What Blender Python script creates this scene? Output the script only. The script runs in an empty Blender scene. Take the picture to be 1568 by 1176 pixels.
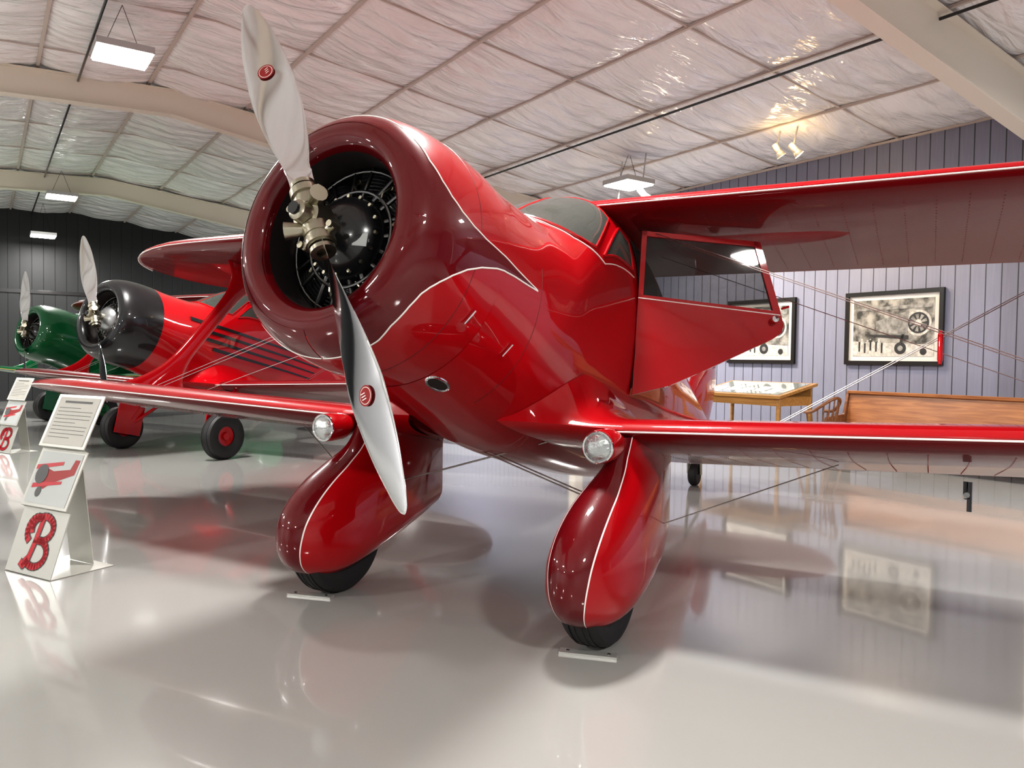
import bpy, bmesh, math, random
from mathutils import Vector, Matrix
random.seed(4)
SC=bpy.context.scene
COL=SC.collection
pi=math.pi
def rad(a): return a*pi/180
# ---------------------------------------------------------------- materials
def mat(name,col,rough=.5,metal=0.,coat=0.,spec=.5,emit=None,es=0.,trans=0.,alpha=1.,bump=None,var=None):
    m=bpy.data.materials.new(name); m.use_nodes=True
    nt=m.node_tree; b=nt.nodes['Principled BSDF']
    b.inputs['Base Color'].default_value=(*col,1)
    b.inputs['Roughness'].default_value=rough
    b.inputs['Metallic'].default_value=metal
    b.inputs['Coat Weight'].default_value=coat
    b.inputs['Coat Roughness'].default_value=.03
    b.inputs['Specular IOR Level'].default_value=spec
    b.inputs['Transmission Weight'].default_value=trans
    b.inputs['Alpha'].default_value=alpha
    if emit: 
        b.inputs['Emission Color'].default_value=(*emit,1); b.inputs['Emission Strength'].default_value=es
    tc=nt.nodes.new('ShaderNodeTexCoord')
    if bump:
        sc,st,dist=bump
        n=nt.nodes.new('ShaderNodeTexNoise'); n.inputs['Scale'].default_value=sc; n.inputs['Detail'].default_value=4
        bp=nt.nodes.new('ShaderNodeBump'); bp.inputs['Strength'].default_value=st; bp.inputs['Distance'].default_value=dist
        nt.links.new(tc.outputs['Object'],n.inputs['Vector']); nt.links.new(n.outputs['Fac'],bp.inputs['Height']); nt.links.new(bp.outputs['Normal'],b.inputs['Normal'])
    if var:
        sc,amt=var
        n=nt.nodes.new('ShaderNodeTexNoise'); n.inputs['Scale'].default_value=sc; n.inputs['Detail'].default_value=3
        nt.links.new(tc.outputs['Object'],n.inputs['Vector'])
        r=nt.nodes.new('ShaderNodeValToRGB')
        r.color_ramp.elements[0].position=.3; r.color_ramp.elements[1].position=.7
        r.color_ramp.elements[0].color=(*[c*(1-amt) for c in col],1); r.color_ramp.elements[1].color=(*[min(1,c*(1+amt)) for c in col],1)
        nt.links.new(n.outputs['Fac'],r.inputs['Fac']); nt.links.new(r.outputs['Color'],b.inputs['Base Color'])
    return m
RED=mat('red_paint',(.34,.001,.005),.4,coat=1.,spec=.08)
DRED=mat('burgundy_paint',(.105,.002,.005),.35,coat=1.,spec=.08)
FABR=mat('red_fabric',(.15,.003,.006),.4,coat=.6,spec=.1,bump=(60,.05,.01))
RIBD=mat('rib_stitch',(.30,.03,.03),.5)
WHITE=mat('white_pinstripe',(.80,.78,.74),.35)
CHROME=mat('polished_aluminium',(.78,.79,.80),.10,metal=1.)
STEEL=mat('cast_steel',(.42,.39,.31),.30,metal=1.,bump=(40,.1,.01))
GUN=mat('gunmetal_tube',(.16,.16,.16),.25,metal=1.)
BLACK=mat('black_enamel',(.012,.012,.013),.22,coat=.4)
FIN=mat('engine_fin_black',(.05,.05,.052),.32)
ALU=mat('engine_aluminium',(.40,.41,.42),.35,metal=.9)
DARK=mat('dark_interior',(.015,.010,.009),.7)
SEAM=mat('panel_seam',(.06,.002,.004),.5)
RUB=mat('tyre_rubber',(.014,.014,.015),.6,bump=(90,.2,.01))
GLASSD=mat('cabin_glass',(.045,.05,.045),.06,spec=.3)
GLASSL=mat('door_glass',(.03,.03,.03),.03,alpha=.6,spec=.35)
LENS=mat('lamp_lens',(.55,.58,.58),.08,metal=.85,bump=(60,.6,.01))
WIRE=mat('wire_steel',(.42,.40,.38),.45,metal=1.)
GREEN=mat('green_paint',(.003,.075,.025),.4,coat=1.,spec=.1)
GOLD=mat('gold_trim',(.6,.4,.1),.4)
BLKP=mat('black_paint',(.008,.008,.009),.3,coat=.8,spec=.2)
LOGO=mat('red_decal',(.28,.015,.015),.3)
TAG=mat('grey_tag',(.45,.47,.46),.4)
# ---------------------------------------------------------------- mesh builder
class MB:
    def __init__(s): s.v=[];s.f=[];s.m=[];s.mats=[]
    def mi(s,m):
        if m not in s.mats: s.mats.append(m)
        return s.mats.index(m)
    def add(s,vs,fs,m):
        o=len(s.v); s.v+= [Vector(v) for v in vs]; k=s.mi(m)
        for f in fs: s.f.append([i+o for i in f]); s.m.append(k)
    def loft(s,rings,m,closed=True,c0=False,c1=False):
        n=len(rings[0]); vs=[p for r in rings for p in r]; fs=[]
        for i in range(len(rings)-1):
            for j in range(n if closed else n-1):
                a=i*n+j; b=i*n+(j+1)%n; fs.append([a,b,b+n,a+n])
        if c0: fs.append(list(range(n))[::-1])
        if c1: fs.append([ (len(rings)-1)*n+j for j in range(n)])
        s.add(vs,fs,m)
    def tube(s,pts,r,m,n=8,caps=True):
        pts=[Vector(p) for p in pts]; rings=[]
        rr=r if isinstance(r,(list,tuple)) else [r]*len(pts)
        up=None
        for i,p in enumerate(pts):
            d=(pts[min(i+1,len(pts)-1)]-pts[max(i-1,0)]).normalized()
            if up is None: up=Vector((0,0,1)) if abs(d.z)<.9 else Vector((1,0,0))
            a=d.cross(up).normalized(); b=a.cross(d).normalized(); up=b
            rings.append([p+(a*math.cos(2*pi*k/n)+b*math.sin(2*pi*k/n))*rr[i] for k in range(n)])
        s.loft(rings,m,True,caps,caps)
    def lathe(s,prof,m,origin=(0,0,0),axis=(0,1,0),n=48,c0=False,c1=False):
        ax=Vector(axis).normalized(); o=Vector(origin)
        t=Vector((0,0,1)) if abs(ax.z)<.9 else Vector((1,0,0))
        a=ax.cross(t).normalized(); b=a.cross(ax)
        s.loft([[o+ax*h+(a*math.cos(2*pi*k/n)+b*math.sin(2*pi*k/n))*r for k in range(n)] for h,r in prof],m,True,c0,c1)
    def box(s,lo,hi,m):
        x0,y0,z0=lo;x1,y1,z1=hi
        s.add([(x0,y0,z0),(x1,y0,z0),(x1,y1,z0),(x0,y1,z0),(x0,y0,z1),(x1,y0,z1),(x1,y1,z1),(x0,y1,z1)],
              [[3,2,1,0],[4,5,6,7],[0,1,5,4],[1,2,6,5],[2,3,7,6],[3,0,4,7]],m)
    def prism(s,poly,off,m):
        n=len(poly); off=Vector(off); a=[Vector(p) for p in poly]; b=[p+off for p in a]
        s.add(a+b,[list(range(n))[::-1],[n+i for i in range(n)]]+[[i,(i+1)%n,n+(i+1)%n,n+i] for i in range(n)],m)
    def grid(s,fn,nu,nv,m):
        vs=[fn(i/nu,j/nv) for i in range(nu+1) for j in range(nv+1)]; w=nv+1
        s.add(vs,[[i*w+j,(i+1)*w+j,(i+1)*w+j+1,i*w+j+1] for i in range(nu) for j in range(nv)],m)
    def make(s,name,parent=None,mtx=None,smooth=True,ang=35,bevel=0):
        me=bpy.data.meshes.new(name); me.from_pydata([tuple(v) for v in s.v],[],s.f)
        for m in s.mats: me.materials.append(m)
        me.polygons.foreach_set('material_index',s.m)
        me.update()
        bm=bmesh.new(); bm.from_mesh(me); bmesh.ops.recalc_face_normals(bm,faces=bm.faces); bm.to_mesh(me); bm.free()
        if smooth:
            me.polygons.foreach_set('use_smooth',[True]*len(me.polygons))
            try: me.set_sharp_from_angle(angle=rad(ang))
            except Exception: pass
        ob=bpy.data.objects.new(name,me); COL.objects.link(ob)
        if parent: ob.parent=parent
        if mtx is not None: ob.matrix_world=mtx
        if bevel:
            b=ob.modifiers.new('bevel','BEVEL'); b.width=bevel; b.segments=2; b.limit_method='ANGLE'
        return ob
def empty(name,mtx):
    e=bpy.data.objects.new(name,None); COL.objects.link(e); e.matrix_world=mtx; e.empty_display_size=.3; return e
def herm(tbl,y):
    if y<=tbl[0][0]: return tbl[0][1:]
    if y>=tbl[-1][0]: return tbl[-1][1:]
    for i in range(len(tbl)-1):
        if tbl[i][0]<=y<=tbl[i+1][0]: break
    a,b=tbl[i],tbl[i+1]; h=b[0]-a[0]; t=(y-a[0])/h; out=[]
    for k in range(1,len(a)):
        s=(b[k]-a[k])/h
        sp=(a[k]-tbl[i-1][k])/(a[0]-tbl[i-1][0]) if i>0 else s
        sn=(tbl[i+2][k]-b[k])/(tbl[i+2][0]-b[0]) if i+2<len(tbl) else s
        m0=(s+sp)/2; m1=(s+sn)/2
        if sp*s<=0: m0=0
        if sn*s<=0: m1=0
        out.append((2*t**3-3*t*t+1)*a[k]+(t**3-2*t*t+t)*h*m0+(-2*t**3+3*t*t)*b[k]+(t**3-t*t)*h*m1)
    return out
def lin(tbl,y):
    if y<=tbl[0][0]: return tbl[0][1]
    for a,b in zip(tbl[:-1],tbl[1:]):
        if a[0]<=y<=b[0]: return a[1]+(b[1]-a[1])*(y-a[0])/(b[0]-a[0])
    return tbl[-1][1]
# ---------------------------------------------------------------- aircraft geometry (body frame: X lateral, Y aft, Z up; origin prop hub)
AL=rad(13); CA,SA=math.cos(AL),math.sin(AL); HUBH=2.025
YS=.64
def sh(l,s,h):
    dh=h-HUBH; return Vector((l,s*CA-dh*SA,s*SA+dh*CA))
FUS=[(.64,.618,.618,-.620,2.0),(.84,.616,.606,-.65,2.0),(1.1,.61,.605,-.69,2.1),(1.5,.60,.64,-.76,2.35),(1.62,.60,.69,-.78,2.5),(1.9,.59,.88,-.81,2.6),(2.2,.58,1.05,-.82,2.7),
     (2.6,.57,1.10,-.82,2.8),(3.2,.55,1.06,-.80,2.6),(3.9,.47,.88,-.70,2.4),(5.0,.32,.56,-.40,2.1),(6.2,.16,.34,-.12,2),(6.9,.03,.26,.02,2)]
COWL=[(.05,.442),(.056,.468),(.08,.510),(.13,.550),(.22,.585),(.34,.607),(.48,.617),(.64,.618)]
def S(y,th,off=0.):
    if y<YS:
        r=herm(COWL,y)[0]; return Vector(((r+off)*math.cos(th),y,(r+off)*math.sin(th)))
    w,t,b,n=herm(FUS,y); c,s=math.cos(th),math.sin(th)
    f=(abs(c)**n+abs(s)**n)**(-1/n)
    cz=(t+b)/2;hz=(t-b)/2
    return Vector(((w*f+off)*c,y,cz+(hz*f+off)*s))
def TZ(y,z):
    lo,hi=-pi/2,pi/2
    for _ in range(30):
        m=(lo+hi)/2
        if S(y,m).z<z: lo=m
        else: hi=m
    return (lo+hi)/2
def airfoil(x,yl,zl,c,th,up=1.,n=22):
    r=[]
    def yt(t): return 5*th*(.2969*math.sqrt(t)-.126*t-.3516*t*t+.2843*t**3-.1036*t**4)*c
    def cam(t): return .02*c*math.sin(pi*min(1,t))**.8 if 0<t<1 else 0
    for i in range(n+1):
        t=.5*(1+math.cos(pi*i/n)); r.append(Vector((x,yl+t*c,zl+(cam(t)+yt(t))*up)))
    for i in range(1,n):
        t=.5*(1-math.cos(pi*i/n)); r.append(Vector((x,yl+t*c,zl+cam(t)-yt(t))))
    return r
def afs(t,c,th,low=False):
    y=5*th*(.2969*math.sqrt(t)-.126*t-.3516*t*t+.2843*t**3-.1036*t**4)*c; cm=.02*c*math.sin(pi*t)**.8 if 0<t<1 else 0
    return cm-y if low else cm+y
CH=1.55;B2=5.22
def wst(x,yl,zl,dih,root=0):
    ax=abs(x); xt=3.9
    e=math.sqrt(max(0,1-((ax-xt)/(B2-xt))**2)) if ax>xt else 1
    e=max(e,.03); c=CH*e; y0=yl+(CH-c)*.42
    return (x,y0,zl+math.tan(dih)*max(0,ax-root),c,.115*(.35+.65*e))
XS=[0,.3,.6,1,1.5,2,2.5,3,3.5,3.9,4.2,4.45,4.65,4.82,4.96,5.06,5.13,5.18,5.21,5.22]
UY,UZ=2.262,1.013
LY,LZ=1.484,-.652
def build_biplane(name,M,P,main=True):
    E=empty(name,M); red,cow,spear,fab,str_=P['body'],P['cowl'],P['spear'],P['fab'],P['stripe']
    m=MB(); N=96; K=180 if main else 130; ys=[YS+(i/K)*(6.9-YS) for i in range(K+1)]
    m.loft([[S(max(y,YS+.0001),2*pi*k/N) for k in range(N)] for y in ys],red,True,False,True)
    m.make('fuselage',E)
    m=MB()
    m.lathe([(.60,.40),(.40,.372),(.22,.366),(.12,.372)],DARK,n=96)
    m.lathe([(.12,.372),(.09,.380),(.07,.394),(.055,.415),(.05,.442),(.053,.459),(.058,.474),(.066,.490),(.08,.510)],cow,n=96)
    m.lathe([(y,herm(COWL,y)[0]) for y in [.08,.10,.13,.16,.19,.22,.27,.33,.4,.48,.55,.6,.64]],red if main else cow,n=96)
    if main:
        m.tube([S(.41,2*pi*k/96,-.001) for k in range(97)],.0022,SEAM,6)
        for sg in (1,-1): m.tube([S(1.05,rad(a) if sg==1 else pi-rad(a),-.001) for a in range(-62,14,3)],.0022,SEAM,6)
    m.lathe([(.60,.42),(.60,.0)],DARK,n=32)
    m.make('cowling',E,ang=60)
    # wing root fillets
    m=MB()
    for sg in (1,-1):
        def top(x,t): 
            return Vector((sg*x,LY+CH*t,LZ+afs(t,CH,.115)))
        def fl(a,b):
            y0=1.30+1.70*a; q=min(1,a/.35); z0=-.66+.38*q*(2-q)-.2*max(0,a-.5)
            p0=S(y0,TZ(y0,z0),.003); p0.x*=sg
            t=min(1,a**1.5*.96); p2=top(.97,max(t,0.0)); p1=Vector((sg*.64,(p0.y*.5+p2.y*.5),p2.z+.006))
            return p0*(1-b)**2+p1*2*b*(1-b)+p2*b*b
        m.grid(fl,40,24,red)
        def fb(a,b):
            p=fl(0,b); x=.5+.47*b; q=Vector((sg*x,LY+.35,LZ+afs(.22,CH,.115,True)-.002))
            c_=Vector(((p.x+q.x)/2,(p.y*.8+q.y*.2),min(p.z,q.z)-.015))
            return p*(1-a)**2+c_*2*a*(1-a)+q*a*a
        m.grid(fb,14,24,red)
    m.make('wing_root_fillet',E,ang=100)
    if main:
        m=MB()
        for sg in (1,-1):
            def th(t): return t if sg==1 else pi-t
            bd=P['bd']
            def tt_(b):
                q=2*b-1; return rad(.5)+rad(90)*math.copysign(abs(q)**2.2,q)
            def fn(a,b):
                t=tt_(b); yb=lin(bd,math.degrees(t)); y=.062+(yb-.062)*a
                return S(y,th(t),.002)
            m.grid(fn,30,240,spear)
            m.tube([S(lin(bd,math.degrees(tt_(i/240))),th(tt_(i/240)),.001) for i in range(241)],.0042,WHITE,6)
            ws=[(1.455,89.5),(1.485,70),(1.545,56),(1.655,44),(1.75,38),(1.84,33),(1.96,26.5),(2.2,24.7),(2.54,24)]
            pts=[]
            for i in range(len(ws)-1):
                for k in range(8):
                    f=k/8; y=ws[i][0]+(ws[i+1][0]-ws[i][0])*f; a=ws[i][1]+(ws[i+1][1]-ws[i][1])*f; pts.append(S(y,th(rad(a)),.001))
            m.tube(pts,.0042,WHITE,6)
            for (y,a) in ((.50,-33),(.90,-35)):
                p0=S(y,th(rad(a)),.01); p1=S(y+.02,th(rad(a+7)),.01)
                m.tube([p0,p1],.006,CHROME,8)
            t0=th(rad(-65)); c=S(.74,t0,.0); e1=(S(.80,t0)-S(.68,t0)).normalized(); e2=(S(.74,th(rad(-60)))-S(.74,th(rad(-70)))).normalized()
            m.tube([c+e1*.085*math.cos(2*pi*k/32)+e2*.04*math.sin(2*pi*k/32) for k in range(33)],.008,CHROME,8)
            nn_=e1.cross(e2).normalized(); nn_=nn_ if nn_.dot(c)>0 else -nn_
            m.prism([c+nn_*.003+e1*.08*math.cos(2*pi*k/24)+e2*.036*math.sin(2*pi*k/24) for k in range(24)],nn_*-.01,DARK)
        m.make('two_tone_paint_spear',E)
    elif P.get('lines'):
        m=MB()
        for k in range(4):
            for sg in (1,-1):
                f=(lambda t:t) if sg==1 else (lambda t:pi-t)
                def fn(a,b): 
                    y=1.1+.15*k+(3.0-.25*k)*a; z=.26-.12*k+.02*a+(b-.5)*.055*(1-.6*a); return S(y,f(TZ(y,z)),.010)
                m.grid(fn,40,2,BLKP)
        m.make('side_stripes',E)
    def wing(nm,xs,yl,zl,dih,root,fil):
        m=MB(); rings=[]
        for x in xs:
            st=wst(x,yl,zl,dih,root)
            rings.append(airfoil(*st[:4],st[4],1.))
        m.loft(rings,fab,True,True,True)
        n=22
        le=[r[n]+Vector((0,-.004,-.012)) for r,x in zip(rings,xs) if (not fil or abs(x)>=.9)]
        m.tube(le,.005,str_,6)
        if main:
            m.loft([[r[n-6+j]+Vector((0,-.0015,.0015)) for j in range(9)] for r in rings],red,False)
            x=-5.1
            vs=[];fs=[]
            while x<5.1:
                if min(xs)<x<max(xs) and abs(x)>.65:
                    st=wst(x,yl,zl,dih,root)
                    for k in range(28):
                        t=.12+.82*k/27; z=st[2]+afs(t,st[3],st[4],True)-.0012; y=st[1]+st[3]*t; o=len(vs); r_=.0035
                        vs+= [(x-r_,y-r_,z),(x+r_,y-r_,z),(x+r_,y+r_,z),(x-r_,y+r_,z),(x,y,z-.002)]
                        fs+= [[o,o+1,o+4],[o+1,o+2,o+4],[o+2,o+3,o+4],[o+3,o,o+4]]
                x+=.17
            m.add(vs,fs,RIBD)
        m.make(nm,E)
        return rings
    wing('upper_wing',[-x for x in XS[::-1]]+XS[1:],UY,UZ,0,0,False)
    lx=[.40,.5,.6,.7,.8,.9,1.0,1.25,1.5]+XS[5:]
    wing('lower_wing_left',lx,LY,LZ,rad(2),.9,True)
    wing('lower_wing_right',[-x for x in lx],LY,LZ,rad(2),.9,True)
    m=MB()
    for sg in (1,-1):
        L=3.72; a=Vector((sg*L,LY+.62,LZ+.07+math.tan(rad(2))*(L-.9))); b=Vector((sg*L,UY+.72,UZ-.03)); rings=[]
        for i in range(29):
            t=i/28; c=.17+.62*abs(2*t-1)**4.5; th=.045
            p=a.lerp(b,t); k=[]
            for j in range(20):
                an=2*pi*j/20; k.append(p+Vector((math.sin(an)*th/2*(1+.4*abs(2*t-1)**6),math.cos(an)*c/2,0)))
            rings.append(k)
        m.loft(rings,red,True,True,True)
    m.make('interplane_struts',E)
    m=MB()
    for sg in (1,-1):
        zs=LZ+.09+math.tan(rad(2))*2.7
        for dy in (0,.05):
            m.tube([(sg*.5,UY+.32+dy,UZ-.05),(sg*3.62,LY+.5+dy,zs)],.0028,WIRE,5)
            m.tube([(sg*1.3,LY+.95+dy,LZ+.05),(sg*3.62,UY+.6+dy,UZ-.03)],.0028,WIRE,5)
        m.tube([(sg*.5,UY+.95,UZ-.05),(sg*3.62,LY+.9,zs)],.0025,WIRE,5)
    m.make('flying_wires',E)
    m=MB()
    rings=[]
    for i in range(13):
        t=i/12; z=.1+t*1.05; e=math.sqrt(max(.002,1-t**3)); c=1.15*e; y0=5.75+.55*t+(1.15-c)*.35
        rings.append([Vector((q.z-0,q.y,z)) for q in airfoil(0,y0,0,c,.09,1,12)])
    m.loft(rings,red,True,True,True)
    for sg in (1,-1):
        rings=[]
        for i in range(13):
            t=i/12; x=sg*(.03+t*1.55); e=math.sqrt(max(.002,1-t**3)); c=1.0*e
            rings.append(airfoil(x,5.75+(1-c)*.4,.06,c,.08,1,12))
        m.loft(rings,red,True,True,True)
    m.make('tail_surfaces',E)
    m=MB(); tw=sh(0,6.25,.13); 
    m.lathe([(-.05,.05),(-.05,.11),(-.03,.13),(.03,.13),(.05,.11),(.05,.05)],RUB,origin=tw,axis=(1,0,0),n=24,c0=True,c1=True)
    m.tube([tw+Vector((.07,0,0)),tw+Vector((.07,-.05,.15)),S(6.1,-pi/2)],.02,STEEL)
    m.tube([tw+Vector((-.07,0,0)),tw+Vector((-.07,-.05,.15)),S(6.1,-pi/2)],.02,STEEL)
    m.make('tail_wheel',E)
    m=MB()
    def patch(c,mm,off=.006,nu=30,nv=30):
        (y0,t0),(y1,t1),(y2,t2),(y3,t3)=c
        def fn(a,b):
            y=(y0*(1-a)+y1*a)*(1-b)+(y3*(1-a)+y2*a)*b; t=(t0*(1-a)+t1*a)*(1-b)+(t3*(1-a)+t2*a)*b
            return S(y,t,off)
        m.grid(fn,nu,nv,mm)
    def outline(c,mm,r=.009,closed=True):
        pts=[]
        for i in range(len(c) if closed else len(c)-1):
            a=c[i];b=c[(i+1)%len(c)]
            for k in range(8): pts.append(S(a[0]+(b[0]-a[0])*k/8,a[1]+(b[1]-a[1])*k/8,.006))
        pts.append(pts[0] if closed else S(c[-1][0],c[-1][1],.006)); m.tube(pts,r,mm,6)
    YLO=[(35,1.86),(38,1.79),(44.5,1.685),(50,1.625),(56,1.575),(63,1.54),(70,1.515),(80,1.49),(90,1.48)]
    YHI=[(35,1.87),(41,2.05),(47,2.22),(90,2.22)]
    for sg in (1,-1):
        f=(lambda t:t) if sg==1 else (lambda t:pi-t)
        def wf(a,b):
            d=35+54.8*b; y=lin(YLO,d)*(1-a)+lin(YHI,d)*a; return S(y,f(rad(d)),.009)
        m.grid(wf,30,60,GLASSD)
        outline([(y,f(rad(min(d,89.8)))) for d,y in YLO[::-1]]+[(2.05,f(rad(41))),(2.22,f(rad(47))),(2.22,f(rad(89.8)))],red,.009)
        q=[(1.95,f(rad(30))),(2.34,f(rad(43.5))),(2.47,f(rad(38.5))),(2.45,f(rad(26)))]
        patch(q,GLASSD,.009); outline(q,red,.010)
        for a,b in ((2.58,3.05),(3.1,3.6)):
            q=[(a,f(rad(41))),(b,f(rad(41 if b<3.2 else 36))),(b-.02,f(rad(22))),(a,f(rad(22)))]
            if not(main and sg==1 and a<3): patch(q,GLASSD); outline(q,red,.007)
    if main:
        dq=[(2.56,TZ(2.56,.86)),(3.42,TZ(3.42,.80)),(3.40,TZ(3.4,.30)),(2.60,TZ(2.6,-.22))]
        patch(dq,DARK,.008)
    m.make('cabin_windows',E)
    m=MB(); fin=P.get('fin',FIN)
    m.lathe([(.02,.0),(.02,.045),(.10,.05),(.12,.11),(.16,.165),(.24,.205),(.34,.215),(.46,.2),(.6,.2)],P.get('crank',BLACK),n=48)
    for k in range(16):
        a=2*pi*k/16; c=Vector((math.cos(a),0,math.sin(a)))
        m.lathe([(0,.009),(.014,.009),(.014,.0)],STEEL,origin=c*.19+Vector((0,.205,0)),axis=(0,-1,0),n=6)
    for k in range(9):
        a=2*pi*k/9+pi/2; d=Vector((math.cos(a),0,math.sin(a))); e=Vector((-math.sin(a),0,math.cos(a)))
        prof=[(.18,.07)]
        for q in range(13):
            h=.21+q*.018; R=.094
            prof+= [(h,.072),(h+.004,R),(h+.009,R),(h+.011,.072)]
        prof+=[(.46,.07),(.50,.06),(.52,0)]
        m.lathe(prof,fin,origin=(0,.40,0),axis=d,n=28)
        for sg in (1,-1):
            m.tube([d*.2+e*sg*.035+Vector((0,.25,0)),d*.47+e*sg*.06+Vector((0,.30,0))],.011,GUN,8)
            o=d*.485+e*sg*.06+Vector((0,.36,0))
            m.lathe([(-.05,0),(-.05,.025),(-.03,.033),(.05,.033),(.06,0)],BLACK,origin=o,axis=(0,1,0),n=12)
        m.tube([d*.30+e*.03+Vector((0,.335,0)),d*.30+e*.03+Vector((0,.28,0))],.012,STEEL,8)
        m.tube([d*.30+e*.03+Vector((0,.28,0)),d*.26+e*.02+Vector((0,.25,0)),d*.225+Vector((0,.25,0))],.006,STEEL,6)
    m.tube([Vector((.235*math.cos(2*pi*k/40),.25,.235*math.sin(2*pi*k/40))) for k in range(41)],.010,GUN,8)
    m.tube([Vector((.345*math.cos(2*pi*k/40),.27,.345*math.sin(2*pi*k/40))) for k in range(41)],.006,GUN,6)
    if main:
        a=rad(-18); p=Vector((.155*math.cos(a),.148,.155*math.sin(a)))
        m.prism([p+Vector((-.03,-.006,-.03)),p+Vector((.03,.018,-.03)),p+Vector((.03,.018,.03)),p+Vector((-.03,-.006,.03))],(0,-.003,0),TAG)
    m.make('radial_engine',E,ang=30)
    ph=rad(P['phi']); Rm_=Matrix.Rotation(-ph,3,'Y')
    m=MB()
    BL=[(.13,.085,.085),(.2,.08,.08),(.28,.10,.07),(.42,.165,.045),(.6,.215,.032),(.8,.235,.024),(1.0,.215,.018),(1.15,.175,.014),(1.27,.12,.010),(1.35,.075,.007),(1.392,.03,.004),(1.40,.006,.002)]
    for sg in (0,1):
        R=Matrix.Rotation(-ph+sg*pi,3,'Y'); rings=[]
        for i in range(50):
            r=.13+(1.40-.13)*(1-(1-i/49)**1.5); c,t=herm(BL,r); beta=rad(55-38*min(1,(r-.13)/.75)**.8) 
            ring=[]
            for j in range(24):
                an=2*pi*j/24; u=math.cos(an)*c/2; w=math.sin(an)*t/2*(1 if r<.3 else (1.0 if math.sin(an)<0 else .35))
                p=Vector((-u*math.cos(beta)+w*math.sin(beta)*1, -u*math.sin(beta)*1-w*math.cos(beta)*-1, r))
                ring.append(R@p)
            rings.append(ring)
        m.loft(rings,CHROME,True,True,True)
        for z,rr,hh in ((.075,.062,.05),(.135,.068,.035),(.18,.056,.02)):
            m.lathe([(z-hh/2,.03),(z-hh/2,rr),(z+hh/2,rr),(z+hh/2,.03)],STEEL,axis=R@Vector((0,0,1)),n=24)
        for sx in (-1,1):
            m.tube([R@Vector((sx*.085,-.03,.10)),R@Vector((sx*.085,.03,.10))],.016,STEEL,10)
            m.tube([R@Vector((sx*.03,0,.10)),R@Vector((sx*.09,0,.10))],.022,STEEL,10)
        if main: 
            nx=R@Vector((math.sin(rad(17))*-1,math.cos(rad(17)),0)); og=R@Vector((0,-.014,.90))
            def dsc(r_,h,mm): m.lathe([(-h,.0),(-h,r_),(-h+.001,r_)],mm,origin=og,axis=nx,n=28)
            dsc(.042,.003,LOGO); dsc(.035,.0036,WHITE); dsc(.032,.0042,LOGO)
            for q in (-.012,0,.012): 
                cc=og-nx*.0048; ex=(R@Vector((1,0,0))); ez=(R@Vector((0,0,1)))
                m.add([cc+ex*(-.018)+ez*(q-.002),cc+ex*.018+ez*(q-.002),cc+ex*.018+ez*(q+.002),cc+ex*(-.018)+ez*(q+.002)],[[0,1,2,3]],WHITE)
    m.lathe([(-.11,0),(-.11,.03),(-.10,.045),(-.05,.05),(-.045,.07),(.05,.075),(.08,.06),(.16,.055)],STEEL,n=32)
    m.lathe([(-.125,.0),(-.125,.028),(-.10,.028)],BLACK,n=20)
    m.tube([Rm_@Vector((0,0,-.16)),Rm_@Vector((0,0,.16))],.058,STEEL,20)
    for sg in (0,1):
        R=Matrix.Rotation(-ph+sg*pi,3,'Y')
        m.tube([R@Vector((.03,-.02,.05)),R@Vector((.11,-.07,.03))],[.025,.04],STEEL,12)
    m.make('propeller',E,ang=45)
    for sg,tag in ((1,'left'),(-1,'right')):
        g=P['gx'][0] if sg==1 else P['gx'][1]
        m=MB(); c=sh(g,1.05,.33); R=.33
        ax=(1,0,0)
        m.lathe([(-.075,.14),(-.095,.2),(-.105,.26),(-.095,.305),(-.07,.325),(-.03,.331),(.03,.331),(.07,.325),(.095,.305),(.105,.26),(.095,.2),(.075,.14)],RUB,origin=c,axis=ax,n=56)
        for q in (-.05,-.02,.02,.05):
            m.lathe([(q-.004,.3305),(q-.004,.3335),(q+.004,.3335),(q+.004,.3305)],RUB,origin=c,axis=ax,n=56)
        m.lathe([(-.08,0),(-.08,.05),(-.05,.06),(-.06,.145)],red if not main else STEEL,origin=c,axis=ax,n=32)
        m.lathe([(.08,0),(.08,.05),(.05,.06),(.06,.145)],red if not main else STEEL,origin=c,axis=ax,n=32)
        m.make('main_wheel_'+tag,E)
        if main:
            m=MB()
            PT=[(1.02,1.26,2.25,.085),(.93,1.20,2.22,.085),(.86,1.13,2.2,.10),(.78,.98,2.2,.135),(.70,.83,2.2,.165),(.60,.70,2.2,.19),(.48,.615,2.2,.207),(.38,.60,2.18,.212),(.30,.615,2.12,.21),(.22,.67,1.95,.19),(.165,.76,1.70,.155),(.135,.88,1.48,.10),(.125,1.0,1.3,.04)]
            tb=[(-a,b,c_,d) for a,b,c_,d in PT]
            ts0=[0]+[.004,.012,.025,.04,.052,.0585]; ts1=[.075,.1,.14,.19,.25,.32,.4,.5,.6,.7,.8,.88,.95,1.0]
            rings=[];K=44
            def ff(t): return 10*(.2969*math.sqrt(t)-.126*t-.3516*t*t+.2843*t**3-.1036*t**4)
            for i in range(K+1):
                hh=-1.02+ (1.02-.125)*i/K
                sf,sb,w=herm(tb,hh)
                ring=[]
                hz=-hh
                kk=.22+.95*min(1,max(0,(hz-.15)/.6))**1.2
                ts=[q*kk for q in ts0]+ts1
                for sd in (1,-1):
                    tt=ts if sd==1 else ts[1:-1][::-1]
                    for t in tt:
                        s_=sf+(sb-sf)*t; lift=.16*max(0,(.45-hz)/.33)*t**1.5
                        ring.append(sh(g+sd*w*ff(t),s_,hz+lift))
                rings.append(ring)
            n=len(rings[0])
            vs=[p for r in rings for p in r]
            nt_=len(ts); D=[];Wt=[];Rr_=[]
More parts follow.
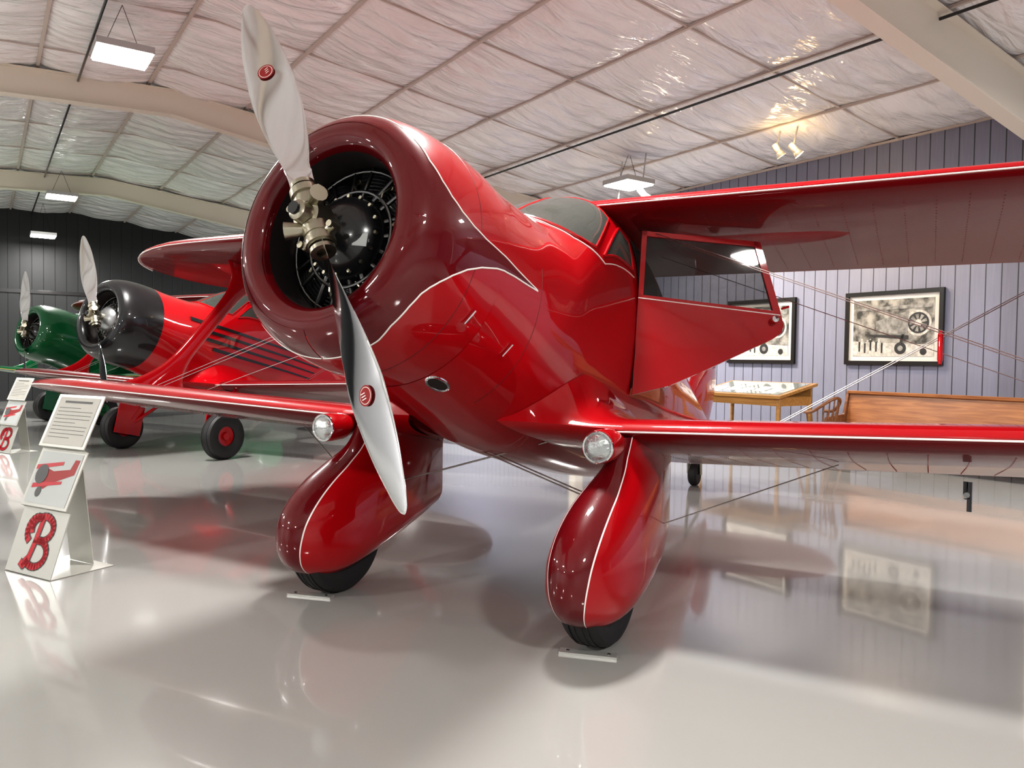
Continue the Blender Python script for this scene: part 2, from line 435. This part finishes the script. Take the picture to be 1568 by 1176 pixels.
            for i in range(K):
                for j in range(n):
                    f=[i*n+j,i*n+(j+1)%n,(i+1)*n+(j+1)%n,(i+1)*n+j]
                    jj=j if j<nt_-1 else n-1-j
                    (D if jj<5 else (Wt if jj==5 else Rr_)).append(f)
            m.v+=vs
            for lst,mm in ((D,spear),(Wt,WHITE),(Rr_,red)):
                k=m.mi(mm)
                for f in lst: m.f.append(f); m.m.append(k)
            k=m.mi(red); m.f.append([K*n+j for j in range(n)]); m.m.append(k)
            m.make('wheel_pant_'+tag,E,ang=50)
            m=MB(); lc=sh(P['lx'][0] if sg==1 else P['lx'][1],1.10,.985); fw=Vector((sh(0,0,0)-sh(0,1,0)))
            fw=fw.normalized()
            m.lathe([(-.30,.02),(-.22,.055),(-.1,.085),(0,.088),(.035,.084),(.045,.078)],red,origin=lc,axis=fw,n=32)
            m.lathe([(.04,.084),(.052,.084),(.056,.078),(.05,.07)],CHROME,origin=lc,axis=fw,n=32)
            m.lathe([(.045,.072),(.062,.06),(.072,.035),(.076,0)],LENS,origin=lc,axis=fw,n=32)
            m.make('landing_light_'+tag,E)
        else:
            m=MB()
            top=sh(g*.85,1.5,1.05)
            m.tube([c+Vector((-sg*.1,0,0)),c+Vector((-sg*.13,.02,.15)),top],.035,red,10)
            m.tube([c+Vector((-sg*.1,0,0)),sh(g*.55,1.9,.95)],.025,red,10)
            m.box(c+Vector((-sg*.15-.01,-.22,-.1)),c+Vector((-sg*.15+.01,.22,.36)),red)
            m.make('landing_gear_leg_'+tag,E)
    if main:
        m=MB()
        m.tube([sh(-.6,1.6,1.0),sh(.75,1.5,.62)],.005,WIRE,6); m.tube([sh(.6,1.6,1.0),sh(-.65,1.5,.62)],.005,WIRE,6)
        m.tube([sh(-.6,1.66,1.0),sh(.75,1.56,.62)],.005,WIRE,6); m.tube([sh(.6,1.66,1.0),sh(-.65,1.56,.62)],.005,WIRE,6)
        m.tube([sh(1.05,1.6,.5),sh(1.95,2.0,.87)],.004,WIRE,6); m.tube([sh(-1.05,1.6,.5),sh(-1.95,2.0,.87)],.004,WIRE,6)
        m.make('gear_bracing_wires',E)
        m=MB(); H=Vector((.575,2.60,0)); Dd=Vector((math.sin(rad(65)),math.cos(rad(65)),0)); nn=Vector((math.cos(rad(65)),-math.sin(rad(65)),0))
        def dp(d,z,o=0): return H+Dd*d+Vector((0,-.10*z,z))+nn*o
        low=[(0,-.25),(.25,-.16),(.5,-.02),(.75,.13),(.93,.235),(.99,.285),(1.0,.34),(.975,.43),(0,.45)]
        m.prism([dp(*q) for q in low],nn*-.035,red)
        for bar in ([(0,.44),(.035,.44),(.035,.9),(0,.9)],[(0,.865),(0,.9),(.80,.9),(.815,.865)],[(.925,.43),(.975,.43),(.815,.9),(.77,.9)]):
            m.prism([dp(*q) for q in bar],nn*-.035,red)
        m.prism([dp(.03,.44,-.015),dp(.93,.44,-.015),dp(.78,.88,-.015),dp(.03,.88,-.015)],nn*-.004,GLASSL)
        m.tube([dp(0,.425,.001),dp(.975,.405,.001)],.004,WHITE,6)
        m.lathe([(0,.02),(.03,.014),(.04,.026),(.06,.022),(.065,0)],CHROME,origin=dp(.93,.36),axis=nn,n=20)
        m.tube([dp(.98,.45,.0),dp(1.03,.47,.0)],.008,red,8)
        m.make('cabin_door',E,ang=30)
        m=MB()
        m.tube([(2.42,UY+.05,.11),(2.42,UY+.03,.08),(2.42,UY-.02,-.07),(2.42,UY-.03,-.10)],[.006,.014,.014,.006],red,10)
        m.make('wire_spreader',E)
        m=MB(); p=Vector((2.55,LY+.75,LZ-.06))
        m.tube([p,p+Vector((0,0,-.07)),p+Vector((0,-.1,-.09))],.009,BLACK,8); m.tube([p+Vector((0,-.02,-.08)),p+Vector((0,-.2,-.085))],.014,BLACK,8); m.tube([p+Vector((.02,0,0)),p+Vector((.02,.02,-.15))],.012,BLACK,8)
        m.make('pitot_probe',E)
    return E
def acm(x,y,yaw,sc=1.):
    return Matrix.Translation((x,y,HUBH*sc))@Matrix.Rotation(-rad(yaw),4,'Z')@Matrix.Rotation(-AL,4,'X')@Matrix.Scale(sc,4)
bd=[(-90,.2),(-59,.20),(-50,.18),(-38,.18),(-31,.19),(-27,.21),(-23,.24),(-18,.29),(-13,.36),(-9,.45),(-5.5,.57),(-2.5,.75),(.4,1.0),(.8,.98),(1.3,.75),(2,.6),(3.3,.45),(5.5,.35),(9,.27),(14,.21),(20,.17),(30,.135),(48,.12),(92,.12)]
MM=acm(-.878,3.376,28.7)
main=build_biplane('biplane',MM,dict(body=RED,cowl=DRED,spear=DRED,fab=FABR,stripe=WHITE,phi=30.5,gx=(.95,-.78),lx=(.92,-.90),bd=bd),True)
build_biplane('biplane',acm(-5.59,10.3,29,.96),dict(body=RED,cowl=BLKP,spear=BLKP,fab=FABR,stripe=WHITE,phi=30,gx=(1.35,-.95),lx=(.87,-.9),fin=ALU,crank=ALU,lines=True),False)
build_biplane('biplane',acm(-9.5,15.0,30,.93),dict(body=GREEN,cowl=GREEN,spear=GREEN,fab=GREEN,stripe=GOLD,phi=22,gx=(1.0,-1.0),lx=(.87,-.9)),False)
# ---------------------------------------------------------------- room
RM=Matrix.Rotation(rad(34.5),4,'Z')
U0,U1,V0,V1=-16,11.2,-10,27
EAVE=4.72
def cz(u): return EAVE+.11*(11.2-u) if u>2.5 else EAVE+.11*8.7-.045*(2.5-u)
FLOOR=mat('epoxy_floor',(.335,.335,.32),.11,coat=.35,var=(.25,.03),bump=(3,.02,.02))
def plank(name,col,axis,sp,rough=.5):
    m=mat(name,col,rough); nt=m.node_tree; b=nt.nodes['Principled BSDF']; tc=nt.nodes['Texture Coordinate']
    sx=nt.nodes.new('ShaderNodeSeparateXYZ'); nt.links.new(tc.outputs['Object'],sx.inputs[0])
    md=nt.nodes.new('ShaderNodeMath'); md.operation='PINGPONG'; md.inputs[1].default_value=sp/2
    nt.links.new(sx.outputs[axis],md.inputs[0])
    lt=nt.nodes.new('ShaderNodeMapRange'); lt.inputs[1].default_value=.004; lt.inputs[2].default_value=.010; lt.interpolation_type='SMOOTHSTEP'
    nt.links.new(md.outputs[0],lt.inputs[0])
    n=nt.nodes.new('ShaderNodeTexNoise'); n.inputs['Scale'].default_value=5; n.inputs['Detail'].default_value=5
    mp=nt.nodes.new('ShaderNodeMapping'); mp.inputs['Scale'].default_value=(8,8,.4); nt.links.new(tc.outputs['Object'],mp.inputs[0]); nt.links.new(mp.outputs[0],n.inputs[0])
    mx=nt.nodes.new('ShaderNodeMix'); mx.data_type='RGBA'; mx.inputs[6].default_value=(*[c*.2 for c in col],1); mx.inputs[7].default_value=(*col,1)
    nt.links.new(lt.outputs[0],mx.inputs[0])
    m2=nt.nodes.new('ShaderNodeMix'); m2.data_type='RGBA'; m2.blend_type='MULTIPLY'; m2.inputs[0].default_value=.25
    nt.links.new(mx.outputs[2],m2.inputs[6]); nt.links.new(n.outputs['Fac'],m2.inputs[7]); nt.links.new(m2.outputs[2],b.inputs['Base Color'])
    bp=nt.nodes.new('ShaderNodeBump'); bp.inputs['Strength'].default_value=.6; bp.inputs['Distance'].default_value=.01
    nt.links.new(lt.outputs[0],bp.inputs['Height']); nt.links.new(bp.outputs[0],b.inputs['Normal'])
    return m
WALLP=plank('slate_blue_siding',(.25,.26,.345),1,.2)
WALLD=plank('dark_siding',(.018,.019,.021),0,.3)
WALLG=plank('pale_siding',(.70,.70,.72),0,.3)
VINYL=mat('vinyl_insulation',(.88,.87,.865),.16,coat=.4)
nt=VINYL.node_tree; b=nt.nodes['Principled BSDF']; tc=nt.nodes['Texture Coordinate']
mp=nt.nodes.new('ShaderNodeMapping'); mp.inputs['Scale'].default_value=(1.,3.6,1); mp.inputs['Rotation'].default_value=(0,0,.15)
n=nt.nodes.new('ShaderNodeTexNoise'); n.inputs['Scale'].default_value=1.1; n.inputs['Detail'].default_value=3; n.inputs['Distortion'].default_value=1.6
bp=nt.nodes.new('ShaderNodeBump'); bp.inputs['Strength'].default_value=.7; bp.inputs['Distance'].default_value=.11
nt.links.new(tc.outputs['Object'],mp.inputs[0]); nt.links.new(mp.outputs[0],n.inputs[0]); nt.links.new(n.outputs['Fac'],bp.inputs['Height']); nt.links.new(bp.outputs[0],b.inputs['Normal'])
BEAM=mat('cream_steel_beam',(.78,.72,.62),.5)
STRAP=mat('strap_metal',(.55,.48,.43),.5)
m=MB(); m.box((U0,V0,-.1),(U1,V1,0),FLOOR); m.make('floor',mtx=RM,smooth=False)
m=MB()
NU,NV=420,520
VB=4.15
def cf(a,b_):
    u=U0+(U1-U0)*a; v=V0+(V1-V0)*b_
    p=abs(math.sin(pi*(u-11.2)/1.5))**.5; q=abs(math.sin(pi*(v-VB)/2.1))**.35
    rip=.016*math.sin(v*2*pi/.38+1.6*math.sin(u*2.1)+1.1*math.sin(v*1.7+u))*p*q+.010*math.sin(u*9+3*math.sin(v*2.3))*p*q
    return (u,v,cz(u)-.13*p*q+rip+.08)
m.grid(cf,NU,NV,VINYL); m.make('ceiling',mtx=RM)
m=MB(); m.box((U1,V0,0),(U1+.1,V1,6),WALLP); m.make('wall_right',mtx=RM,smooth=False)
m=MB(); m.box((U0,V1,0),(U1,V1+.1,6),WALLD); m.make('wall_back',mtx=RM,smooth=False)
m=MB(); m.box((U0-.1,V0,0),(U0,V1,6),WALLG); m.make('wall_left',mtx=RM,smooth=False)
m=MB(); m.box((U0,V0-.1,0),(U1,V0,6),WALLG); m.make('wall_front',mtx=RM,smooth=False)
m=MB(); m.box((U0,V1-.04,3.2),(U1,V1,3.3),BLACK); m.make('trim_1',mtx=RM,smooth=False)
m=MB()
u=U1-.02
while u>U0:
    z=cz(u)+.05; m.box((u-.022,V0,z-.03),(u+.022,V1,z),STRAP); u-=1.5
v=VB-2.1*6
while v<V1:
    for ua,ub in ((U0,2.5),(2.5,U1)):
        za,zb=cz(ua)+.05,cz(ub)+.05
        m.prism([(ua,v-.012,za),(ub,v-.012,zb),(ub,v+.012,zb),(ua,v+.012,za)],(0,0,-.02),STRAP)
    v+=2.1
m.make('ceiling_straps',mtx=RM,smooth=False)
for k,u in enumerate((1.2,8.1)):  # two black electrical conduits running just below the ceiling
    m=MB(); m.tube([(u,V0+.05,cz(u)-.09),(u,V1-.05,cz(u)-.09)],.018,BLACK,8); m.make('trim_%d'%(k+2),mtx=RM)
for v in (-4.1,4.15,13.4,21.1):
    m=MB()
    for ua,ub,da,db in ((U1-.15,2.5,.66,.40),(2.5,U0,.40,.5)):
        for (wd,z0,z1) in ((.1,0,.02),(.01,.02,.98),(.1,.98,1)):
            za,zb=cz(ua)-.02,cz(ub)-.02
            pa=[(ua,v-wd,za-da*z1),(ub,v-wd,zb-db*z1),(ub,v+wd,zb-db*z1),(ua,v+wd,za-da*z1)]
            tp=[(ua,v-wd,za-da*z0),(ub,v-wd,zb-db*z0),(ub,v+wd,zb-db*z0),(ua,v+wd,za-da*z0)]
            m.add(pa+tp,[[0,1,2,3],[7,6,5,4],[0,4,5,1],[1,5,6,2],[2,6,7,3],[3,7,4,0]],BEAM)
    m.box((U1-.32,v-.1,0),(U1-.30,v+.1,EAVE-.3),BEAM); m.box((U1-.30,v-.01,0),(U1-.02,v+.01,EAVE),BEAM)
    m.make('roof_beam',mtx=RM,smooth=False)
PANEL=mat('led_panel',(1,1,1),.4,emit=(1,.98,.94),es=30)
LH=mat('lamp_housing',(.5,.5,.5),.4,metal=.6)
def fixture(u,v,z,power=430,w=.62,l=.62):
    m=MB(); m.box((u-w/2,v-l/2,z),(u+w/2,v+l/2,z+.08),LH); m.box((u-w/2+.02,v-l/2+.02,z-.02),(u+w/2-.02,v+l/2-.02,z+.001),PANEL)
    for a in (-.2,.2): m.tube([(u+a,v,z+.08),(u,v,cz(u)-.02)],.004,BLACK,5)
    o=m.make('ceiling_lamp',mtx=RM,smooth=False)
    L=bpy.data.lights.new('lamp_light','AREA'); L.energy=power; L.shape='RECTANGLE'; L.size=w; L.size_y=l; L.color=(1,.975,.94)
    lo=bpy.data.objects.new('lamp_light',L); COL.objects.link(lo); lo.parent=o; lo.location=(u,v,z-.03)
fixture(1.4,10.4,5.0,380); fixture(1.5,20.5,5.0,480); fixture(1.4,25.3,4.7,150)
fixture(9.0,9.7,4.4,320); fixture(2.85,4.0,5.0,290)
fixture(1.4,-3.5,5.0,460); fixture(8.5,0,4.6,500); fixture(-6,4,4.7,340); fixture(-6,12,4.7); fixture(-6,-4,4.7); fixture(8.5,18,4.5,460); fixture(-6,21,4.6,480)
fixture(-12,2,4.4); fixture(-12,11,4.4)  # unseen fill lamps, added so the propeller blades reflect something bright
WARM=mat('warm_bulb',(1,.8,.4),.4,emit=(1,.72,.3),es=25)
for (u,v,z,tv) in ((9.8,7.3,4.55,6.3),(9.8,7.0,4.5,5.4),(9.2,9.5,4.2,8.7),(9.3,10.2,4.1,9.5)):
    m=MB(); p=Vector((u,v,z)); t=Vector((11.2,tv,2.0)); d=(t-p).normalized()
    m.tube([p-d*.02,p-d*.16],.05,LH,16); m.lathe([(-.02,.05),(.04,.075),(.05,.075)],LH,origin=p,axis=d,n=20); m.lathe([(.045,.07),(.05,0)],WARM,origin=p,axis=d,n=20)
    m.tube([p-d*.1,Vector((u,v,cz(u)))],.012,LH,8)
    o=m.make('spotlight',mtx=RM)
    L=bpy.data.lights.new('spot_light','SPOT'); L.energy=170; L.spot_size=rad(80); L.spot_blend=.7; L.color=(1,.78,.5); L.shadow_soft_size=.05
    lo=bpy.data.objects.new('spot_light',L); COL.objects.link(lo); lo.parent=o; lo.location=p+d*.07; lo.rotation_mode='QUATERNION'; lo.rotation_quaternion=d.to_track_quat('-Z','Y')
    L=bpy.data.lights.new('spot_glow','POINT'); L.energy=6; L.color=(1,.66,.3); L.shadow_soft_size=.06
    lo=bpy.data.objects.new('spot_glow',L); COL.objects.link(lo); lo.parent=o; lo.location=p+Vector((-.1,0,.08))
FRM=mat('black_frame',(.012,.011,.010),.3); MATW=mat('photo_mat',(.66,.64,.60),.7)
PH=mat('bw_photo_print',(.4,.39,.36),.3); nt=PH.node_tree; b=nt.nodes['Principled BSDF']; tc=nt.nodes['Texture Coordinate']
n=nt.nodes.new('ShaderNodeTexNoise'); n.inputs['Scale'].default_value=7; n.inputs['Detail'].default_value=9; r=nt.nodes.new('ShaderNodeValToRGB')
r.color_ramp.elements[0].position=.38; r.color_ramp.elements[0].color=(.05,.05,.045,1); r.color_ramp.elements[1].position=.66; r.color_ramp.elements[1].color=(.40,.385,.35,1)
nt.links.new(tc.outputs['Object'],n.inputs[0]); nt.links.new(n.outputs[0],r.inputs[0]); nt.links.new(r.outputs[0],b.inputs['Base Color'])
PG=mat('photo_grey',(.24,.235,.22),.4,var=(14,.5)); PD=mat('photo_dark',(.03,.03,.03),.4); PW=mat('photo_light',(.5,.48,.44),.4,var=(20,.3))
for v0,v1 in ((5.52,7.02),(7.93,9.34)):
    m=MB(); z0,z1=1.42,2.53; U=U1-.004
    for a in ((v0,v1,z0,z0+.06),(v0,v1,z1-.06,z1),(v0,v0+.06,z0+.06,z1-.06),(v1-.06,v1,z0+.06,z1-.06)):
        m.box((U-.05,a[0],a[2]),(U,a[1],a[3]),FRM)
    m.box((U-.02,v0+.06,z0+.06),(U-.001,v1-.06,z1-.06),MATW)
    m.box((U-.023,v0+.13,z0+.13),(U-.019,v1-.13,z1-.13),PH)
    x=U-.025
    def disc(v,z,r_,mm,k): m.lathe([(0,r_),(.001,0)],mm,origin=(U-.024-k*.0008,v,z),axis=(-1,0,0),n=28)
    m.prism([(x+.0012,v0+.13,z0+.13),(x+.0012,v1-.13,z0+.13),(x+.0012,v1-.13,z0+.36),(x+.0012,v0+.13,z0+.30)],(-.0004,0,0),PW)
    disc(v0+.36,z0+.62,.19,PW,0); disc(v0+.36,z0+.62,.155,PD,1)
    for k in range(9):
        a=2*pi*k/9; m.prism([(U-.0262,v0+.36+math.cos(a+d_)*rr,z0+.62+math.sin(a+d_)*rr) for d_,rr in ((.25,.05),(.2,.13),(-.2,.13),(-.25,.05))],(-.0003,0,0),PG)
    disc(v0+.36,z0+.62,.05,PW,3)
    m.prism([(x,v0+.5,z0+.80),(x,v0+1.0,z0+.66),(x,v0+1.0,z0+.5),(x,v0+.52,z0+.44)],(-.0006,0,0),PG)
    m.prism([(x-.001,v0+.16,z0+.90),(x-.001,v1-.2,z0+.86),(x-.001,v1-.2,z0+.82),(x-.001,v0+.16,z0+.84)],(-.001,0,0),PG)
    m.prism([(x-.001,v0+.5,z0+.44),(x-.001,v1-.4,z0+.46),(x-.001,v1-.4,z0+.43),(x-.001,v0+.5,z0+.38)],(-.001,0,0),PD)
    disc(v0+.62,z0+.25,.09,PD,1); disc(v0+.62,z0+.25,.04,PG,2); disc(v0+.28,z0+.2,.05,PD,1)
    m.prism([(x-.001,v0+.60,z0+.30),(x-.001,v0+.64,z0+.30),(x-.001,v0+.60,z0+.46),(x-.001,v0+.56,z0+.46)],(-.001,0,0),PD)
    for k in range(10):
        vv=v1-.18-k*.045; zz=z0+.30+.02*(k%3); m.prism([(x,vv,zz-.12),(x,vv-.025,zz-.12),(x,vv-.028,zz+.03),(x,vv+.002,zz+.03)],(-.001,0,0),PD if k%2 else PW); disc(vv-.012,zz+.045,.014,PG if k%2 else PW,2)
    m.make('framed_photo',mtx=RM,smooth=False)
def wood(name,c1,c2,sc=(1,12,12)):
    m=mat(name,c1,.35,coat=.2); nt=m.node_tree; b=nt.nodes['Principled BSDF']; tc=nt.nodes['Texture Coordinate']
    mp=nt.nodes.new('ShaderNodeMapping'); mp.inputs['Scale'].default_value=sc; n=nt.nodes.new('ShaderNodeTexNoise'); n.inputs['Scale'].default_value=2; n.inputs['Detail'].default_value=6; n.inputs['Distortion'].default_value=.6
    r=nt.nodes.new('ShaderNodeValToRGB'); r.color_ramp.elements[0].color=(*c2,1); r.color_ramp.elements[1].color=(*c1,1); r.color_ramp.elements[0].position=.35; r.color_ramp.elements[1].position=.65
    nt.links.new(tc.outputs['Object'],mp.inputs[0]); nt.links.new(mp.outputs[0],n.inputs[0]); nt.links.new(n.outputs[0],r.inputs[0]); nt.links.new(r.outputs[0],b.inputs['Base Color']); return m
OAK=wood('oak',(.36,.15,.05),(.22,.08,.026),(12,1,12)); OAK2=wood('dark_oak',(.24,.10,.04),(.14,.05,.02),(12,1,12)); OAK3=wood('golden_oak',(.42,.22,.065),(.30,.15,.04),(12,1,12))
m=MB(); a,b_=3.2,6.65
m.prism([(10.62,a,.42),(10.66,a,.42),(10.80,a,1.0),(10.74,a,1.0)],(0,b_-a,0),OAK)
m.box((10.70,a-.02,.985),(10.82,b_+.02,1.03),OAK)
m.prism([(10.2,a,.42),(10.66,a,.40),(10.66,a,.44),(10.2,a,.455)],(0,b_-a,0),OAK)
m.box((10.24,a,.30),(10.26,b_,.42),OAK)
for q in (a-.04,b_): m.prism([(10.16,q,0),(10.80,q,0),(10.86,q,1.02),(10.72,q,1.03),(10.62,q,.68),(10.18,q,.64),(10.14,q,.55),(10.2,q,.45)],(0,.04,0),OAK2)
m.make('wooden_bench',mtx=RM,smooth=False,bevel=.006)
GL=mat('table_glass',(.35,.38,.36),.05,coat=1.)
m=MB(); ua,ub,va,vb=9.4,10.3,6.9,8.5; zf,zb_=.95,1.13
def tz(u): return zf+(zb_-zf)*(u-ua)/(ub-ua)
def slab(u0_,u1_,v0_,v1_,lo,hi,mm):
    m.prism([(u0_,v0_,tz(u0_)+lo),(u1_,v0_,tz(u1_)+lo),(u1_,v0_,tz(u1_)+hi),(u0_,v0_,tz(u0_)+hi)],(0,v1_-v0_,0),mm)
slab(ua,ub,va,vb,-.04,0,OAK3); slab(ua+.07,ub-.07,va+.08,vb-.08,0,.008,GL)
for k in range(5): slab(ua+.12+.1*(k%2),ua+.42+.1*(k%2),va+.2+k*.26,va+.4+k*.26,.008,.011,MATW)
m.box((ua+.05,va+.06,zf-.15),(ua+.08,vb-.06,zf-.03),OAK3); m.box((ub-.08,va+.06,zf-.15),(ub-.05,vb-.06,zb_-.05),OAK3)
m.box((ua+.05,va+.06,zf-.15),(ub-.05,va+.09,zf-.02),OAK3); m.box((ua+.05,vb-.09,zf-.15),(ub-.05,vb-.06,zf-.02),OAK3)
for p in ((ua+.08,va+.08),(ub-.08,va+.08),(ua+.08,vb-.08),(ub-.08,vb-.08)): m.tube([(p[0],p[1],0),(p[0],p[1],zf-.03)],[.022,.035],OAK3,12)
m.make('display_table',mtx=RM,smooth=False)
m=MB(); cu,cv=9.55,6.35
m.lathe([(.42,.0),(.42,.2),(.45,.235),(.465,.22),(.46,0)],OAK2,origin=(cu,cv,0),axis=(0,0,1),n=32)
for sx in (-1,1):
    for sy in (-1,1): m.tube([(cu+sx*.13,cv+sy*.13,.43),(cu+sx*.21,cv+sy*.21,0)],[.022,.016],OAK2,10)
m.tube([(cu-.17,cv-.17,.2),(cu+.17,cv-.17,.2)],.011,OAK2); m.tube([(cu-.17,cv+.17,.2),(cu+.17,cv+.17,.2)],.011,OAK2)
arc=[(cu+.25*math.cos(t),cv+.25*math.sin(t),.76+.20*max(0,-math.sin(t))**1.5) for t in [rad(20)-i*rad(220)/24 for i in range(25)]]
m.tube(arc,.022,OAK2,10)
for i in range(1,24,2):
    p=arc[i]; m.tube([(cu+(p[0]-cu)*.75,cv+(p[1]-cv)*.75,.45),p],.009,OAK2,8)
m.make('wooden_chair',mtx=RM)
SHEET=mat('stand_sheet',(.50,.50,.46),.35,metal=.3); PAPER=mat('stand_paper',(.42,.41,.37),.6); INK=mat('ink',(.08,.08,.08),.6); RB=mat('red_letter',(.42,.01,.02),.4); PHG=mat('poster_grey',(.40,.42,.41),.5)
def stand(x,y,yaw,sc=1.):
    M=Matrix.Translation((x,y,0))@Matrix.Rotation(-rad(yaw),4,'Z')@Matrix.Scale(sc,4)
    E=empty('info_stand',M); m=MB(); W=.5
    prof=[(.43,.006),(0,.006),(.13,.40),(.10,.42),(.25,.78),(.22,.80),(.37,1.14)]
    for (s0,h0),(s1,h1) in zip(prof[:-1],prof[1:]):
        m.prism([(0,s0,h0),(W,s0,h0),(W,s1,h1),(0,s1,h1)],(0,.006,-.004),SHEET)
    m.prism([(.12,.36,.01),(W-.12,.36,.01),(W-.12,.27,.85),(.12,.27,.85)],(0,.005,0),SHEET)
    m.make('stand_body',E,smooth=False)
    def P(k,a,b_,o=.002):
        (s0,h0),(s1,h1)=((prof[1],prof[2]),(prof[3],prof[4]),(prof[5],prof[6]))[k]
        d=Vector((0,s1-s0,h1-h0)); nn=Vector((0,-d.z,d.y)).normalized()
        return Vector((a*W,s0,h0))+d*b_+nn*o
    m=MB()
    def quad(k,a0,a1,b0,b1,mm,o=.002): m.add([P(k,a0,b0,o),P(k,a1,b0,o),P(k,a1,b1,o),P(k,a0,b1,o)],[[0,1,2,3]],mm)
    quad(2,.06,.94,.05,.95,PAPER,.002); quad(2,.2,.8,.84,.88,INK,.003)
    for i in range(9): quad(2,.12,.88 if i%4 else .6,.74-i*.07,.750-i*.07,INK,.003)
    quad(1,.05,.95,.05,.95,PHG,.002)
    def poly(k,pts,mm,o): m.add([P(k,a,b_,o) for a,b_ in pts],[list(range(len(pts)))],mm)
    poly(1,[(.1,.45),(.35,.3),(.5,.42),(.9,.6),(.92,.85),(.82,.85),(.78,.68),(.45,.62),(.15,.7)],LOGO,.003)
    poly(1,[(.05,.62),(.6,.74),(.6,.8),(.05,.7)],RB,.004); poly(1,[(.1,.3),(.7,.42),(.7,.47),(.1,.38)],RB,.004)
    c=[(.22+.13*math.cos(t),.55+.17*math.sin(t)) for t in [i*pi/8 for i in range(16)]]; poly(1,c,INK,.005)
    c=[(.28+.06*math.cos(t),.25+.09*math.sin(t)) for t in [i*pi/8 for i in range(16)]]; poly(1,c,INK,.005)
    def rib(pts,w,mm,o):
        for i in range(len(pts)-1):
            (a0,b0),(a1,b1)=pts[i],pts[i+1]; dx,dy=(a1-a0)*W,(b1-b0)*.41; L=math.hypot(dx,dy)+1e-6; nx,ny=-dy/L*w/2/W,dx/L*w/2/.41; ex,ey=dx/L*w*.25/W,dy/L*w*.25/.41
            m.add([P(0,a0-ex+nx,b0-ey+ny,o),P(0,a0-ex-nx,b0-ey-ny,o),P(0,a1+ex-nx,b1+ey-ny,o),P(0,a1+ex+nx,b1+ey+ny,o)],[[0,1,2,3]],mm)
    def arc_(cx,cy,rx,ry,a0,a1,n_=14): return [(cx+rx*math.cos(rad(a0+(a1-a0)*i/n_)),cy+ry*math.sin(rad(a0+(a1-a0)*i/n_))) for i in range(n_+1)]
    stem=[(.50,.84),(.47,.5),(.42,.2),(.36,.12),(.29,.16)]
    top=arc_(.54,.71,.22,.19,200,-95,18); bot=arc_(.55,.33,.21,.20,100,-150,16); hook=arc_(.40,.68,.17,.2,60,240,10)
    for pts in (hook,stem,top,bot): rib(pts,.052,INK,.003); rib(pts,.040,RB,.004)
    m.make('stand_prints',E,smooth=False)
stand(-3.3,4.99,28.7); stand(-7.45,11.0,30,.93)
AL2=mat('plate_aluminium',(.6,.6,.57),.35,metal=.7)
def plate(l,s):
    w=MM@sh(l,s,0); m=MB(); m.box((-.14,-.03,0),(.14,.03,.012),AL2); m.tube([(-.1,0,.012),(-.1,0,.016)],.008,BLACK,8); m.tube([(.1,0,.012),(.1,0,.016)],.008,BLACK,8)
    m.make('wheel_chock',mtx=Matrix.Translation((w.x,w.y,.0))@Matrix.Rotation(-rad(14),4,'Z'),smooth=False)
plate(.965,.87); plate(-.82,.87)
# ---------------------------------------------------------------- camera
cam=bpy.data.cameras.new('camera'); co=bpy.data.objects.new('camera',cam); COL.objects.link(co)
p=math.atan(37/1178); r_=rad(.79)
F=Vector((0,math.cos(p),-math.sin(p))); U_=Vector((0,math.sin(p),math.cos(p))); R_=Vector((1,0,0))
Rr=R_*math.cos(r_)+U_*math.sin(r_); Uu=U_*math.cos(r_)-R_*math.sin(r_)
Mc=Matrix((Rr,Uu,-F)).transposed().to_4x4(); Mc.translation=(0,0,1.42); co.matrix_world=Mc
cam.sensor_width=36; cam.lens=36*1178/1568; cam.clip_end=200
SC.camera=co
w=bpy.data.worlds.new('world'); SC.world=w; w.use_nodes=True; w.node_tree.nodes['Background'].inputs[0].default_value=(.5,.5,.5,1); w.node_tree.nodes['Background'].inputs[1].default_value=.3
SC.view_settings.view_transform='Standard'
try: SC.view_settings.look='Medium High Contrast'
except Exception: SC.view_settings.gamma=.92
SC.view_settings.exposure=-.05
